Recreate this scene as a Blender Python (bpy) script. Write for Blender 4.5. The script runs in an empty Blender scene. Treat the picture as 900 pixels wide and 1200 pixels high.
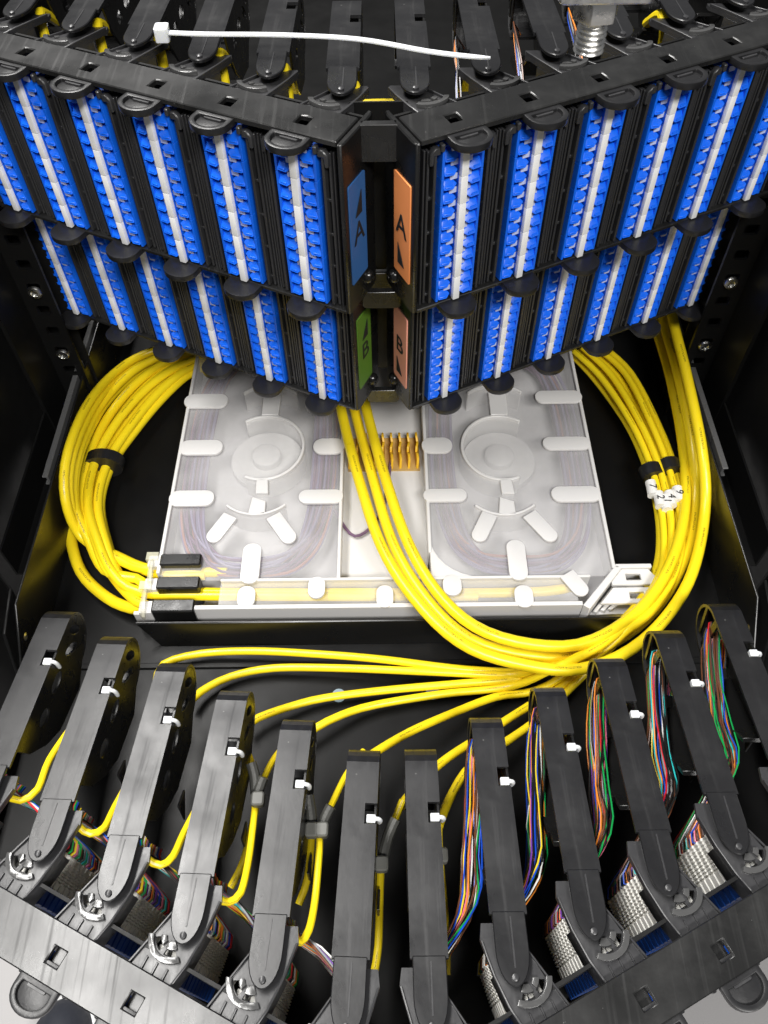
import bpy, bmesh, math, random
from mathutils import Vector, Matrix
random.seed(7)
S = 0.001                                   # everything below is written in millimetres
scene = bpy.context.scene
col = scene.collection
# ------------------------------------------------------------------ camera
CAM = Vector((2.27, -352.1, 297.34)); F = 955.84
ROT = Matrix.Rotation(math.radians(-.39), 3, 'Z') @ Matrix.Rotation(math.radians(.65), 3, 'Y') @ Matrix.Rotation(math.radians(35.84), 3, 'X')
cd = bpy.data.cameras.new('camera'); cam = bpy.data.objects.new('camera', cd); col.objects.link(cam)
cam.location = CAM * S; cam.rotation_mode = 'XYZ'; cam.rotation_euler = ROT.to_euler('XYZ')
cd.sensor_fit = 'HORIZONTAL'; cd.sensor_width = 36; cd.lens = F / 900 * 36
cd.clip_start = .01; cd.clip_end = 30
scene.camera = cam
# ------------------------------------------------------------------ light
w = bpy.data.worlds.new('World'); scene.world = w; w.use_nodes = True
w.node_tree.nodes['Background'].inputs[0].default_value = (.95, .97, 1, 1)
w.node_tree.nodes['Background'].inputs[1].default_value = .13
def area(name, loc, aim, sx, sy, power, c=(1, .98, .95)):
    l = bpy.data.lights.new(name, 'AREA'); l.shape = 'RECTANGLE'; l.size = sx; l.size_y = sy; l.energy = power; l.color = c
    o = bpy.data.objects.new(name, l); col.objects.link(o); o.location = loc
    o.rotation_euler = (Vector(aim) - Vector(loc)).to_track_quat('-Z', 'Y').to_euler()
    return o
area('ceiling_lamp', (-.75, .65, 2.0), (-.75, .65, 0), .42, 2.8, 120)
area('ceiling_lamp', (.55, -1.6, 1.8), (0, 0, -.05), 1.0, .35, 60)
scene.view_settings.view_transform = 'Standard'; scene.view_settings.look = 'None'
scene.view_settings.exposure = 0; scene.view_settings.gamma = 1
scene.render.engine = 'CYCLES'

# ------------------------------------------------------------------ materials
MATS = {}
def mat(name, c, rough=.5, noise=.0, nscale=200, bump=0, bscale=900, metal=0, spec=.5, trans=0, alpha=1, coat=0, sss=0, scratch=0, dirt=0):
    m = bpy.data.materials.new(name); m.use_nodes = True; nt = m.node_tree; b = nt.nodes['Principled BSDF']
    b.inputs['Base Color'].default_value = (*c, 1); b.inputs['Roughness'].default_value = rough; b.inputs['Metallic'].default_value = metal
    b.inputs['Specular IOR Level'].default_value = spec; b.inputs['Transmission Weight'].default_value = trans; b.inputs['Alpha'].default_value = alpha
    b.inputs['Coat Weight'].default_value = coat; b.inputs['Coat Roughness'].default_value = .12
    if sss:
        b.inputs['Subsurface Weight'].default_value = sss; b.inputs['Subsurface Radius'].default_value = (.004, .004, .003); b.inputs['Subsurface Scale'].default_value = 1
    tc = nt.nodes.new('ShaderNodeTexCoord')
    if noise or scratch:
        n = nt.nodes.new('ShaderNodeTexNoise'); n.inputs['Scale'].default_value = nscale; n.inputs['Detail'].default_value = 6
        nt.links.new(tc.outputs['Object'], n.inputs['Vector'])
        r = nt.nodes.new('ShaderNodeMapRange'); r.inputs[1].default_value = .3; r.inputs[2].default_value = .7
        r.inputs[3].default_value = max(.03, rough - noise); r.inputs[4].default_value = min(1, rough + noise)
        nt.links.new(n.outputs[0], r.inputs[0]); nt.links.new(r.outputs[0], b.inputs['Roughness'])
    if dirt:
        n = nt.nodes.new('ShaderNodeTexNoise'); n.inputs['Scale'].default_value = 45; n.inputs['Detail'].default_value = 8; n.inputs['Roughness'].default_value = .7
        nt.links.new(tc.outputs['Object'], n.inputs['Vector'])
        mr = nt.nodes.new('ShaderNodeMapRange'); mr.inputs[1].default_value = .48; mr.inputs[2].default_value = .75; mr.inputs[3].default_value = 0; mr.inputs[4].default_value = dirt
        nt.links.new(n.outputs[0], mr.inputs[0])
        mx = nt.nodes.new('ShaderNodeMix'); mx.data_type = 'RGBA'; mx.inputs['A'].default_value = (*c, 1); mx.inputs['B'].default_value = (.35, .35, .34, 1)
        nt.links.new(mr.outputs[0], mx.inputs['Factor']); nt.links.new(mx.outputs['Result'], b.inputs['Base Color'])
    if dirt:
        vo = nt.nodes.new('ShaderNodeTexVoronoi'); vo.inputs['Scale'].default_value = 130; vo.inputs['Randomness'].default_value = 1; nt.links.new(tc.outputs['Object'], vo.inputs['Vector'])
        lt = nt.nodes.new('ShaderNodeMath'); lt.operation = 'LESS_THAN'; lt.inputs[1].default_value = .0
        vn = nt.nodes.new('ShaderNodeTexNoise'); vn.inputs['Scale'].default_value = 700; nt.links.new(tc.outputs['Object'], vn.inputs['Vector'])
        va = nt.nodes.new('ShaderNodeMath'); va.operation = 'MULTIPLY_ADD'; va.inputs[1].default_value = .9; va.inputs[2].default_value = -.41; nt.links.new(vn.outputs[0], va.inputs[0])
        vs_ = nt.nodes.new('ShaderNodeMath'); vs_.operation = 'ADD'; nt.links.new(va.outputs[0], vs_.inputs[0]); nt.links.new(vo.outputs['Distance'], vs_.inputs[1]); nt.links.new(vs_.outputs[0], lt.inputs[0])
        ds = nt.nodes.new('ShaderNodeMath'); ds.operation = 'MULTIPLY'; ds.inputs[1].default_value = .16; nt.links.new(lt.outputs[0], ds.inputs[0])
        mx2 = nt.nodes.new('ShaderNodeMix'); mx2.data_type = 'RGBA'; mx2.inputs['B'].default_value = (.5, .5, .48, 1)
        nt.links.new(mx.outputs['Result'], mx2.inputs['A']); nt.links.new(ds.outputs[0], mx2.inputs['Factor']); nt.links.new(mx2.outputs['Result'], b.inputs['Base Color'])
        mp = nt.nodes.new('ShaderNodeMapping'); mp.inputs['Scale'].default_value = (420, 9, 60); mp.inputs['Rotation'].default_value = (0, 0, .25); nt.links.new(tc.outputs['Object'], mp.inputs[0])
        sn = nt.nodes.new('ShaderNodeTexNoise'); sn.inputs['Scale'].default_value = 1; sn.inputs['Detail'].default_value = 5; nt.links.new(mp.outputs[0], sn.inputs['Vector'])
        sr = nt.nodes.new('ShaderNodeMapRange'); sr.inputs[1].default_value = .55; sr.inputs[2].default_value = .75; sr.inputs[3].default_value = 0; sr.inputs[4].default_value = .16
        nt.links.new(sn.outputs[0], sr.inputs[0]); ad = nt.nodes.new('ShaderNodeMath'); ad.operation = 'ADD'; nt.links.new(r.outputs[0], ad.inputs[0]); nt.links.new(sr.outputs[0], ad.inputs[1])
        nt.links.new(ad.outputs[0], b.inputs['Roughness'])
    if bump:
        n = nt.nodes.new('ShaderNodeTexNoise'); n.inputs['Scale'].default_value = bscale; n.inputs['Detail'].default_value = 4
        nt.links.new(tc.outputs['Object'], n.inputs['Vector'])
        bp = nt.nodes.new('ShaderNodeBump'); bp.inputs['Strength'].default_value = bump; bp.inputs['Distance'].default_value = .0005
        nt.links.new(n.outputs[0], bp.inputs['Height']); nt.links.new(bp.outputs[0], b.inputs['Normal'])
    MATS[name] = m; return m
mat('arm_plastic', (.010, .010, .011), .33, .1, 35, .06, 260, spec=.6, dirt=.035)
mat('rail_plastic', (.011, .011, .011), .3, .09, 30, .12, 120, spec=.65, dirt=.035)
mat('black_plastic', (.007, .007, .007), .3, .07, 120, .1, 700)
mat('panel_black', (.006, .006, .006), .5, .06, 120, .05, 700, spec=.25)
mat('steel_black', (.006, .006, .006), .36, .06, 50, .05, 1500, spec=.14)
mat('steel_gloss', (.007, .007, .007), .3, .05, 50, .04, 1500, spec=.5)
mat('zinc', (.16, .16, .16), .3, .05, 100, metal=.4)
mat('bracket_grey', (.03, .03, .032), .34, .08, 150, .06, 700, dirt=.05)
mat('tab_plastic', (.013, .013, .014), .36, .05, 150, .1, 800)
mat('blue', (.006, .135, .83), .34, .05, 200, .08, 600)
mat('port_pale', (.55, .60, .78), .4); mat('dark_blue', (.004, .045, .22), .4)
mat('strip_white', (.88, .88, .88), .45, .05, 100, .05, 300)
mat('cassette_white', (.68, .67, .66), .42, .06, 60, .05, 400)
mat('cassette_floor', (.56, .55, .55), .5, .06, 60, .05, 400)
mat('boot_white', (.86, .85, .80), .55, .05, 200, .1, 500)
mat('tie_white', (.74, .76, .77), .3, .05, 200, sss=.3)
mat('silver', (.72, .72, .70), .22, .1, 150, .15, 300, metal=1)
mat('bright_metal', (.86, .85, .82), .33, .12, 300, .5, 250, metal=1)
mat('black_screw', (.03, .03, .03), .2, metal=.7)
mat('tape', (.012, .012, .013), .4, .1, 200, .1, 500)
mat('sleeve', (.05, .05, .045), .5, .1, 200, .3, 700)
mat('clip_grey', (.11, .11, .10), .5)
mat('paper_white', (.8, .79, .76), .6)
mat('ink', (.01, .01, .01), .6)
mat('label_blue', (.035, .12, .33), .35); mat('label_orange', (.90, .31, .10), .4)
mat('label_green', (.085, .19, .02), .4); mat('label_pink', (.92, .40, .29), .4)
mat('comb_yellow', (.85, .5, .02), .45)
mat('comb_base', (.55, .36, .12), .5); mat('shoe_black', (.022, .025, .035), .6, .1, 100, .3, 800); mat('shoe_white', (.8, .8, .8), .5)
mat('room_floor', (.42, .41, .41), .5, .1, 6, .1, 900)
mat('pale_blue', (.28, .38, .45), .5)
FIB = {'blue': (.01, .07, .5), 'orange': (.8, .25, .03), 'green': (.01, .35, .08), 'brown': (.16, .06, .03), 'slate': (.25, .26, .28), 'white': (.75, .75, .72),
       'red': (.6, .02, .03), 'black': (.012, .012, .012), 'yellow': (.8, .6, .03), 'violet': (.16, .05, .35), 'pink': (.8, .2, .3), 'aqua': (.03, .5, .5)}
for k, c in FIB.items(): mat('fibre_' + k, c, .3)
mat('fibre_mauve', (.17, .10, .17), .35); mat('fibre_rose', (.34, .15, .12), .35); mat('fibre_lilac', (.20, .17, .28), .35)
# yellow cable jacket with the faint printed line of a cable
m = mat('yellow', (.94, .70, .008), .33, .06, 150, .08, 300, sss=0)
nt = m.node_tree; b = nt.nodes['Principled BSDF']
uv = nt.nodes.new('ShaderNodeUVMap'); sp = nt.nodes.new('ShaderNodeSeparateXYZ'); nt.links.new(uv.outputs[0], sp.inputs[0])
def mth(op, a, bb=None, c=None):
    n = nt.nodes.new('ShaderNodeMath'); n.operation = op
    for i, v in enumerate((a, bb, c)):
        if v is None: continue
        if isinstance(v, (int, float)): n.inputs[i].default_value = v
        else: nt.links.new(v, n.inputs[i])
    return n.outputs[0]
u, v = sp.outputs[0], sp.outputs[1]
blk = mth('LESS_THAN', mth('FRACT', mth('DIVIDE', u, 74.)), .22)
vb = mth('LESS_THAN', mth('ABSOLUTE', mth('SUBTRACT', v, .74)), .03)
nz = nt.nodes.new('ShaderNodeTexNoise'); nz.inputs['Scale'].default_value = 1; cmb = nt.nodes.new('ShaderNodeCombineXYZ')
nt.links.new(mth('MULTIPLY', u, 1.3), cmb.inputs[0]); nt.links.new(mth('MULTIPLY', v, 60.), cmb.inputs[1]); nt.links.new(cmb.outputs[0], nz.inputs['Vector'])
ink = mth('MULTIPLY', mth('MULTIPLY', blk, vb), mth('GREATER_THAN', nz.outputs[0], .5))
mx = nt.nodes.new('ShaderNodeMix'); mx.data_type = 'RGBA'; mx.inputs['A'].default_value = (.94, .70, .008, 1); mx.inputs['B'].default_value = (.12, .08, .01, 1)
nt.links.new(mth('MULTIPLY', ink, .8), mx.inputs['Factor']); nt.links.new(mx.outputs['Result'], b.inputs['Base Color'])
tcn = nt.nodes.new('ShaderNodeTexCoord'); nz2 = nt.nodes.new('ShaderNodeTexNoise'); nz2.inputs['Scale'].default_value = 40; nz2.inputs['Detail'].default_value = 5; nt.links.new(tcn.outputs['Object'], nz2.inputs['Vector'])
mxa = nt.nodes.new('ShaderNodeMix'); mxa.data_type = 'RGBA'; mxa.inputs['A'].default_value = (.96, .76, .016, 1); mxa.inputs['B'].default_value = (.94, .68, .012, 1)
nt.links.new(nz2.outputs[0], mxa.inputs['Factor']); nt.links.new(mxa.outputs['Result'], mx.inputs['A'])
# cloudy clear plastic: part scatter, part see-through
def cloudy(name, c, k):
    m = bpy.data.materials.new(name); m.use_nodes = True; nt = m.node_tree; b = nt.nodes['Principled BSDF']
    b.inputs['Base Color'].default_value = (*c, 1); b.inputs['Roughness'].default_value = .3
    tr = nt.nodes.new('ShaderNodeBsdfTransparent'); mx = nt.nodes.new('ShaderNodeMixShader'); tc = nt.nodes.new('ShaderNodeTexCoord')
    n = nt.nodes.new('ShaderNodeTexNoise'); n.inputs['Scale'].default_value = 22; n.inputs['Detail'].default_value = 2; nt.links.new(tc.outputs['Object'], n.inputs['Vector'])
    r = nt.nodes.new('ShaderNodeMapRange'); r.inputs[1].default_value = .35; r.inputs[2].default_value = .65; r.inputs[3].default_value = k - .07; r.inputs[4].default_value = k + .07
    nt.links.new(n.outputs[0], r.inputs[0]); nt.links.new(r.outputs[0], mx.inputs[0])
    nt.links.new(tr.outputs[0], mx.inputs[1]); nt.links.new(b.outputs[0], mx.inputs[2]); nt.links.new(mx.outputs[0], nt.nodes['Material Output'].inputs[0])
    MATS[name] = m
cloudy('clear_cover', (.80, .79, .79), .21); cloudy('clear_tie', (.8, .78, .6), .45)

# ------------------------------------------------------------------ mesh helpers
def P(px, py, z):
    """the point at height z (mm) seen at photograph pixel px, py"""
    d = ROT @ Vector(((px - 450) / F, (600 - py) / F, -1)); return CAM + d * ((z - CAM.z) / d.z)
def PC(px, py, z):
    p = P(px, py, z)
    while abs(p.x) > 221.5: z += 2; p = P(px, py, z)
    return p
class MB:
    def __init__(s): s.v = []; s.f = []; s.uv = {}
    def add(s, vs, fs):
        o = len(s.v); s.v += [Vector(p) for p in vs]; s.f += [tuple(o + i for i in f) for f in fs]; return s
    def box(s, x0, x1, y0, y1, z0, z1, M=None):
        vs = [Vector((x, y, z)) for x in (x0, x1) for y in (y0, y1) for z in (z0, z1)]
        if M: vs = [M @ p for p in vs]
        return s.add(vs, [(0, 1, 3, 2), (4, 6, 7, 5), (0, 4, 5, 1), (2, 3, 7, 6), (0, 2, 6, 4), (1, 5, 7, 3)])
    def prism(s, poly, a0, a1, f=lambda u, v, w: (u, v, w)):
        n = len(poly); vs = [f(u, v, a0) for u, v in poly] + [f(u, v, a1) for u, v in poly]
        return s.add(vs, [tuple(range(n))[::-1], tuple(range(n, 2 * n))] + [(i, (i + 1) % n, n + (i + 1) % n, n + i) for i in range(n)])
    def plate(s, outer, holes, a0, a1, f=lambda u, v, w: (u, v, w)):
        bm = bmesh.new(); es = []
        for lp in [outer] + holes:
            vs = [bm.verts.new((p[0], p[1], 0)) for p in lp]
            es += [bm.edges.new((vs[i], vs[(i + 1) % len(vs)])) for i in range(len(vs))]
        bmesh.ops.triangle_fill(bm, edges=es, use_beauty=True)
        bm.verts.index_update(); V = [(q.co.x, q.co.y) for q in bm.verts]; T = [tuple(q.index for q in t.verts) for t in bm.faces]
        B = [tuple(q.index for q in e.verts) for e in bm.edges if len(e.link_faces) == 1]; bm.free(); n = len(V)
        return s.add([f(u, v, a0) for u, v in V] + [f(u, v, a1) for u, v in V], [t[::-1] for t in T] + [tuple(n + i for i in t) for t in T] + [(a, b, n + b, n + a) for a, b in B])
    def tube(s, pts, r, n=10, step=None, smooth=True, sx=1.0):
        pts = [Vector(p) for p in pts]
        if smooth: pts = spline(pts, step or 6)
        N = len(pts); o = len(s.v); L = 0; t0 = (pts[1] - pts[0]).normalized()
        up = Vector((0, 0, 1)) if abs(t0.z) < .9 else Vector((0, 1, 0)); a = t0.cross(up).normalized()
        for i, p in enumerate(pts):
            t = (pts[min(i + 1, N - 1)] - pts[max(i - 1, 0)]).normalized(); a = (a - t * a.dot(t)).normalized(); bb = a.cross(t)
            if i: L += (p - pts[i - 1]).length
            rr = r(i / (N - 1)) if callable(r) else r
            for j in range(n + 1):
                an = 2 * math.pi * j / n; s.v.append(p + a * (math.cos(an) * rr) - bb * (math.sin(an) * rr * sx)); s.uv[len(s.v) - 1] = (L, j / n)
        for i in range(N - 1):
            for j in range(n): s.f.append((o + i * (n + 1) + j, o + i * (n + 1) + j + 1, o + (i + 1) * (n + 1) + j + 1, o + (i + 1) * (n + 1) + j))
        s.f.append(tuple(o + j for j in range(n))[::-1]); s.f.append(tuple(o + (N - 1) * (n + 1) + j for j in range(n))); return s
    def lathe(s, prof, c=(0, 0, 0), n=24, f=None):
        o = len(s.v); c = Vector(c)
        for r, z in prof:
            for j in range(n):
                a = 2 * math.pi * j / n; p = Vector((r * math.cos(a), r * math.sin(a), z)); s.v.append((f @ p if f else p) + c)
        for i in range(len(prof) - 1):
            for j in range(n): s.f.append((o + i * n + j, o + i * n + (j + 1) % n, o + (i + 1) * n + (j + 1) % n, o + (i + 1) * n + j))
        s.f.append(tuple(o + j for j in range(n))[::-1]); s.f.append(tuple(o + (len(prof) - 1) * n + j for j in range(n))); return s
    def mesh(s, name, material, bevel=0, off=Vector((0, 0, 0)), seg=1, sharp=35):
        me = bpy.data.meshes.new(name); me.from_pydata([(p - off) * S for p in s.v], [], s.f)
        if s.uv:
            ul = me.uv_layers.new(name='UVMap')
            for l in me.loops: ul.data[l.index].uv = s.uv.get(l.vertex_index, (0, 0))
        bm = bmesh.new(); bm.from_mesh(me); bmesh.ops.recalc_face_normals(bm, faces=bm.faces)
        if bevel:
            es = [e for e in bm.edges if len(e.link_faces) == 2 and e.calc_face_angle(0) > .6]
            bmesh.ops.bevel(bm, geom=es, offset=bevel * S, segments=seg, profile=.6, affect='EDGES', clamp_overlap=True)
        bm.to_mesh(me); bm.free(); me.materials.append(MATS[material]); me.shade_smooth(); me.set_sharp_from_angle(angle=math.radians(sharp)); return me
def spline(p, step=6):
    out = []; n = len(p)
    for i in range(n - 1):
        a, b, c, d = p[max(i - 1, 0)], p[i], p[i + 1], p[min(i + 2, n - 1)]
        k = max(2, int((c - b).length / step))
        for j in range(k):
            t = j / k; t2 = t * t; t3 = t2 * t
            out.append(.5 * (2 * b + (c - a) * t + (2 * a - 5 * b + 4 * c - d) * t2 + (3 * b - a - 3 * c + d) * t3))
    return out + [p[-1]]
def obj(name, me, parent=None):
    o = bpy.data.objects.new(name, me); col.objects.link(o); o.parent = parent; return o
def thing(name, label, cat, loc=(0, 0, 0), rz=0, group=None):
    o = bpy.data.objects.new(name, None); o.empty_display_size = .01; col.objects.link(o); o.location = Vector(loc) * S; o.rotation_euler = (0, 0, rz)
    o['label'] = label; o['category'] = cat
    if group: o['group'] = group
    return o
def tag(o, label, cat, group=None):
    o['label'] = label; o['category'] = cat
    if group: o['group'] = group
    return o
def single(name, mb, material, label, cat, group=None, bevel=0, **k):
    c = sum(mb.v, Vector()) / len(mb.v); zmin = min(p.z for p in mb.v); off = Vector((c.x, c.y, zmin))
    o = obj(name, mb.mesh(name, material, bevel, off, **k)); o.location = off * S; return tag(o, label, cat, group)
def part(name, mb, material, root, bevel=0, parent=None, **k):
    off = Vector(root.location) / S
    return obj(name, mb.mesh(name, material, bevel, off, **k), parent or root)
def lettering(txt, size, material):
    cu = bpy.data.curves.new('lettering', 'FONT'); cu.body = txt; cu.size = size * S; cu.align_x = 'CENTER'; cu.align_y = 'CENTER'; cu.extrude = .0001
    o = bpy.data.objects.new('t', cu); col.objects.link(o); bpy.context.view_layer.update()
    me = bpy.data.meshes.new_from_object(o.evaluated_get(bpy.context.evaluated_depsgraph_get())); bpy.data.objects.remove(o)
    me.materials.clear(); me.materials.append(MATS[material]); return me
def rrect(x0, x1, y0, y1, r, n=4):
    out = []
    for cx, cy, a in ((x1 - r, y1 - r, 0), (x0 + r, y1 - r, 90), (x0 + r, y0 + r, 180), (x1 - r, y0 + r, 270)):
        for i in range(n + 1): t = math.radians(a + 90 * i / n); out.append((cx + r * math.cos(t), cy + r * math.sin(t)))
    return out
YZ = lambda x0: (lambda u, v, w: (x0 + w, u, v))     # polygon drawn in y,z and extruded along x

# ------------------------------------------------------------------ lattice of the three tiers
TH = math.atan(.48); PITCH = 36 * 1.1092
TIER = {'A': (0, 101.7), 'B': (21.6, 3.2), 'C': (-362.8, -95.2)}
ORD = ['first', 'second', 'third', 'fourth', 'fifth', 'sixth']
def frame(tier, s):
    dy, zt = TIER[tier]; return Vector((s * 34.4, 9.34 + dy, zt)), s * TH
def to_world(tier, s, lx, ly, lz=0):
    o, a = frame(tier, s); return o + Matrix.Rotation(a, 3, 'Z') @ Vector((s * lx, ly, lz))

# ------------------------------------------------------------------ the setting
mb = MB().box(-2500, 2500, -2500, 2500, -1010, -1000)
o = obj('floor', mb.mesh('floor', 'room_floor')); o['kind'] = 'structure'
for s, nm in ((-1, 'cabinet_wall_left'), (1, 'cabinet_wall_right')):
    mb = MB().box(min(s * 300, s * 296), max(s * 300, s * 296), -140, 620, -420, 150)
    o = obj(nm, mb.mesh(nm, 'steel_black')); o['kind'] = 'structure'
mb = MB().box(-296, 296, 616, 622, -420, 150); o = obj('cabinet_back', mb.mesh('cabinet_back', 'steel_black')); o['kind'] = 'structure'

# rack posts with square and slotted holes, flange turned forward
for s in (-1, 1):
    side = 'blue A label' if s < 0 else 'orange A label'
    t = thing('rack_post', 'black perforated rack post beside the adapter column sixth out from the ' + side, 'rack post', (s * 243, 96, -420))
    z = -405; holes = []
    while z < 140:
        holes.append(rrect(s * 236 - 4.6, s * 236 + 4.6, z, z + 7.5, 1.6, 3)); z += 19
    xa, xb = sorted((s * 226, s * 247))
    part('face', MB().plate([(xa, -420), (xb, -420), (xb, 150), (xa, 150)], holes, 96, 98.5, lambda u, v, w: (u, w, v)), 'steel_black', t)
    part('return', MB().box(min(s * 247.2, s * 250), max(s * 247.2, s * 250), 60, 180, -420, 150), 'steel_black', t)
    part('inner_flange', MB().box(min(s * 262, s * 265), max(s * 262, s * 265), -60, 96, -420, 110), 'steel_black', t, .8)
    part('backing', MB().box(xa, xb, 112, 113, -420, 150), 'panel_black', t)
    for zz in (-62, -119):
        r = Matrix.Rotation(math.radians(90), 3, 'X')
        sc = part('screw', MB().lathe([(5, 0), (5, 1), (4.2, 2.2), (2.6, 2.4), (2.4, 1.2)], (s * 236, 95.9, zz), 14, r), 'silver', t)

# ------------------------------------------------------------------ pulled-out tray
tray = thing('sliding_tray', 'black sheet-steel sliding tray under the splice cassette and cable loops', 'tray', (0, 0, -197))
part('floor_panel', MB().prism([(-229, -258), (-12, -352), (12, -352), (229, -258), (229, 330), (-229, 330)], -197, -194), 'steel_black', tray)
for s in (-1, 1):
    part('side_wall', MB().prism([(-300, -194), (330, -194), (330, -142), (-102, -142), (-135, -176), (-300, -176)], 0, 1.6, YZ(s * 229 - .8)), 'steel_gloss', tray, .4)
    g = part('slide_rail', MB().plate([(0, 0), (4, 0), (4, 1.4), (1.6, 1.4), (1.6, 7.6), (4, 7.6), (4, 9), (0, 9)], [], -2, 330, lambda u, v, w: (s * (232 + u), w, -150 + v)), 'zinc', tray, .3)
    part('guide_channel', MB().plate([(0, 0), (12, 0), (12, 1.5), (1.5, 1.5), (1.5, 30), (0, 30)], [], -62, 330, lambda u, v, w: (s * (250 - u), w, -172 + v)), 'steel_black', tray, .3)
    part('hinge_tab', MB().prism([(-96, -184), (-90, -142), (-118, -150), (-132, -184)], 0, 2, YZ(s * 236)), 'steel_black', tray, .5)
    part('rivet', MB().lathe([(3.4, 0), (3, 1.6), (1.6, 2.4)], (s * 230, -112, -165), 12, Matrix.Rotation(math.radians(-s * 90), 3, 'Y')), 'bright_metal', tray)
# folded lip in front of the cassette, low step, two discs painted pale as light showing in floor holes
part('front_lip', MB().prism([(-163, -172), (-150, -194), (158, -194), (168, -180), (168, -172)], -100, -98.4, lambda u, v, w: (u, w - (v + 172) * -.25, v)), 'steel_gloss', tray, .6)
part('floor_step', MB().box(-215, 215, -122, -118, -194, -192.4), 'steel_black', tray, .5)
for q in ((397, 815), (507, 812)):
    c = P(*q, -193.6); part('lit_hole_disc', MB().lathe([(4.6, 0), (4.4, .5)], c, 16), 'pale_blue', tray)

# ------------------------------------------------------------------ tier frames: chevron rails, end plates, bridges, lettered labels
def rail_mb(tier, s, zlo, zhi, notch=True):
    outer = [(-22, -10), (222, -10), (222, 12.6), (-22, 12.6)]
    holes = [[(k * PITCH - 3.2, -3), (k * PITCH + 3.2, -3), (k * PITCH + 3.2, 4), (k * PITCH - 3.2, 4)] for k in range(6)] if notch else []
    f = lambda u, v, w: to_world(tier, s, u, v, w)
    return MB().plate(outer, holes, zlo, zhi, f)
FR = {}
for tier, lab in (('A', 'black chevron panel frame carrying the blue and orange A labels'), ('B', 'black chevron panel frame carrying the green and pink B labels'), ('C', 'black chevron frame of the pulled-out front tray, notched rail with no labels')):
    dy, zt = TIER[tier]
    fr = FR[tier] = thing('panel_frame', lab, 'panel frame', (0, dy, zt - 98.5), group='chevron panel frames')
    for s in (-1, 1):
        rl = part('top_rail', rail_mb(tier, s, -3, 0), 'rail_plastic', fr, .5)
        f = lambda u, v, w: to_world(tier, s, u, v, w)
        for k in range(6): part('notch_floor', MB().prism([(k * PITCH - 3.4, -3.4), (k * PITCH + 3.4, -3.4), (k * PITCH + 3.4, 4.4), (k * PITCH - 3.4, 4.4)], -6, -4.8, f), 'rail_plastic', fr, parent=rl)
        part('bottom_rail', rail_mb(tier, s, -97.5, -95.2, False), 'rail_plastic', fr, .4)
        part('back_panel', MB().prism([(-22, 20), (222, 20), (222, 21.5), (-22, 21.5)], -95, -4, f), 'panel_black', fr)
        # end plate beside the centre gap, with rounded front edge
        part('end_plate', MB().prism([(-24.5, -10.5), (-22.2, -10.5), (-22.2, 22), (-24.5, 22), (-25.2, 18), (-25.2, -8)], -96.5, -1, f), 'black_plastic', fr, .6)
        if tier == 'C': continue
        for zz in (-12, -86):
            c = to_world(tier, s, -25.2, 13 if zz > -50 else 11, zz)
            r = Matrix.Rotation(s * TH, 3, 'Z') @ Matrix.Rotation(math.radians(-s * 90), 3, 'Y')
            part('screw', MB().lathe([(4, 0), (3.9, 1.2), (2.8, 2.6), (1.2, 3), (1, 2)], c, 14, r), 'black_screw', fr)
        name, txt, tri = {('A', -1): ('label_blue', 'A', 1), ('A', 1): ('label_orange', 'A', -1), ('B', -1): ('label_green', 'B', 1), ('B', 1): ('label_pink', 'B', -1)}[(tier, s)]
        u0, u1 = (-7.5, 9.5)
        lb = part('label_plate', MB().plate(rrect(u0, u1, -79, -23, .8, 2), [], -25.9, -25.2, lambda u, v, w: to_world(tier, s, w, u, v)), name, fr)
        lb['label'] = {'label_blue': 'blue label with letter A', 'label_orange': 'orange label with letter A', 'label_green': 'green label with letter B', 'label_pink': 'pink label with letter B'}[name]
        for body, size, zz in ((txt, 17, -52 if tri > 0 else -49), ('tri', 8, -36 if tri > 0 else -66)):
            c = to_world(tier, s, -26.2, 1, zz)
            X = Matrix.Rotation(s * TH, 3, 'Z') @ Vector((0, -s, 0)); Zv = Vector((0, 0, 1)); N = X.cross(Zv)
            M4 = Matrix((X, Zv, N)).transposed().to_4x4()
            if body == 'tri': me = MB().prism([(-3.4, -6), (3.4, -6), (3.4 if s < 0 else -3.4, 6)], 0, .25).mesh('arrow', 'ink')
            else: me = lettering(body, size, 'ink')
            t = obj('lettering' if body != 'tri' else 'arrow_mark', me, lb); M4.translation = (c - Vector(fr.location) / S) * S; t.matrix_local = M4
    if tier == 'C': continue
    # bridges across the centre gap
    for zz, y0 in ((-8, 6), (-97, 8)):
        mbq = MB().plate(rrect(-10.5, 10.5, zz - 11, zz + 7 if zz > -50 else zz, 2.5), [], y0 + dy, y0 + dy + 4, lambda u, v, w: (u, w, v + zt))
        part('bridge', mbq, 'rail_plastic', fr, .7)
    part('gap_back', MB().box(-14, 14, 30 + dy, 31, zt - 97, zt - 3) if tier == 'A' else MB().box(-14, 14, 30 + dy, 31 + dy, zt - 97, zt - 3), 'panel_black', fr)
# shelf decks of the two upper tiers
for tier in 'AB':
    dy, zt = TIER[tier]; f = FR[tier]
    part('deck', MB().box(-222, 222, 130 + dy, 420, zt - 98, zt - 96), 'steel_black', f)
    for s in (-1, 1):
        part('deck_wing', MB().prism([to_world(tier, s, -18, 14)[:2], to_world(tier, s, 222, 14)[:2], (s * 222, 130 + dy), (s * 4, 130 + dy)], zt - 97.8, zt - 96.2), 'steel_black', f)

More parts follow.
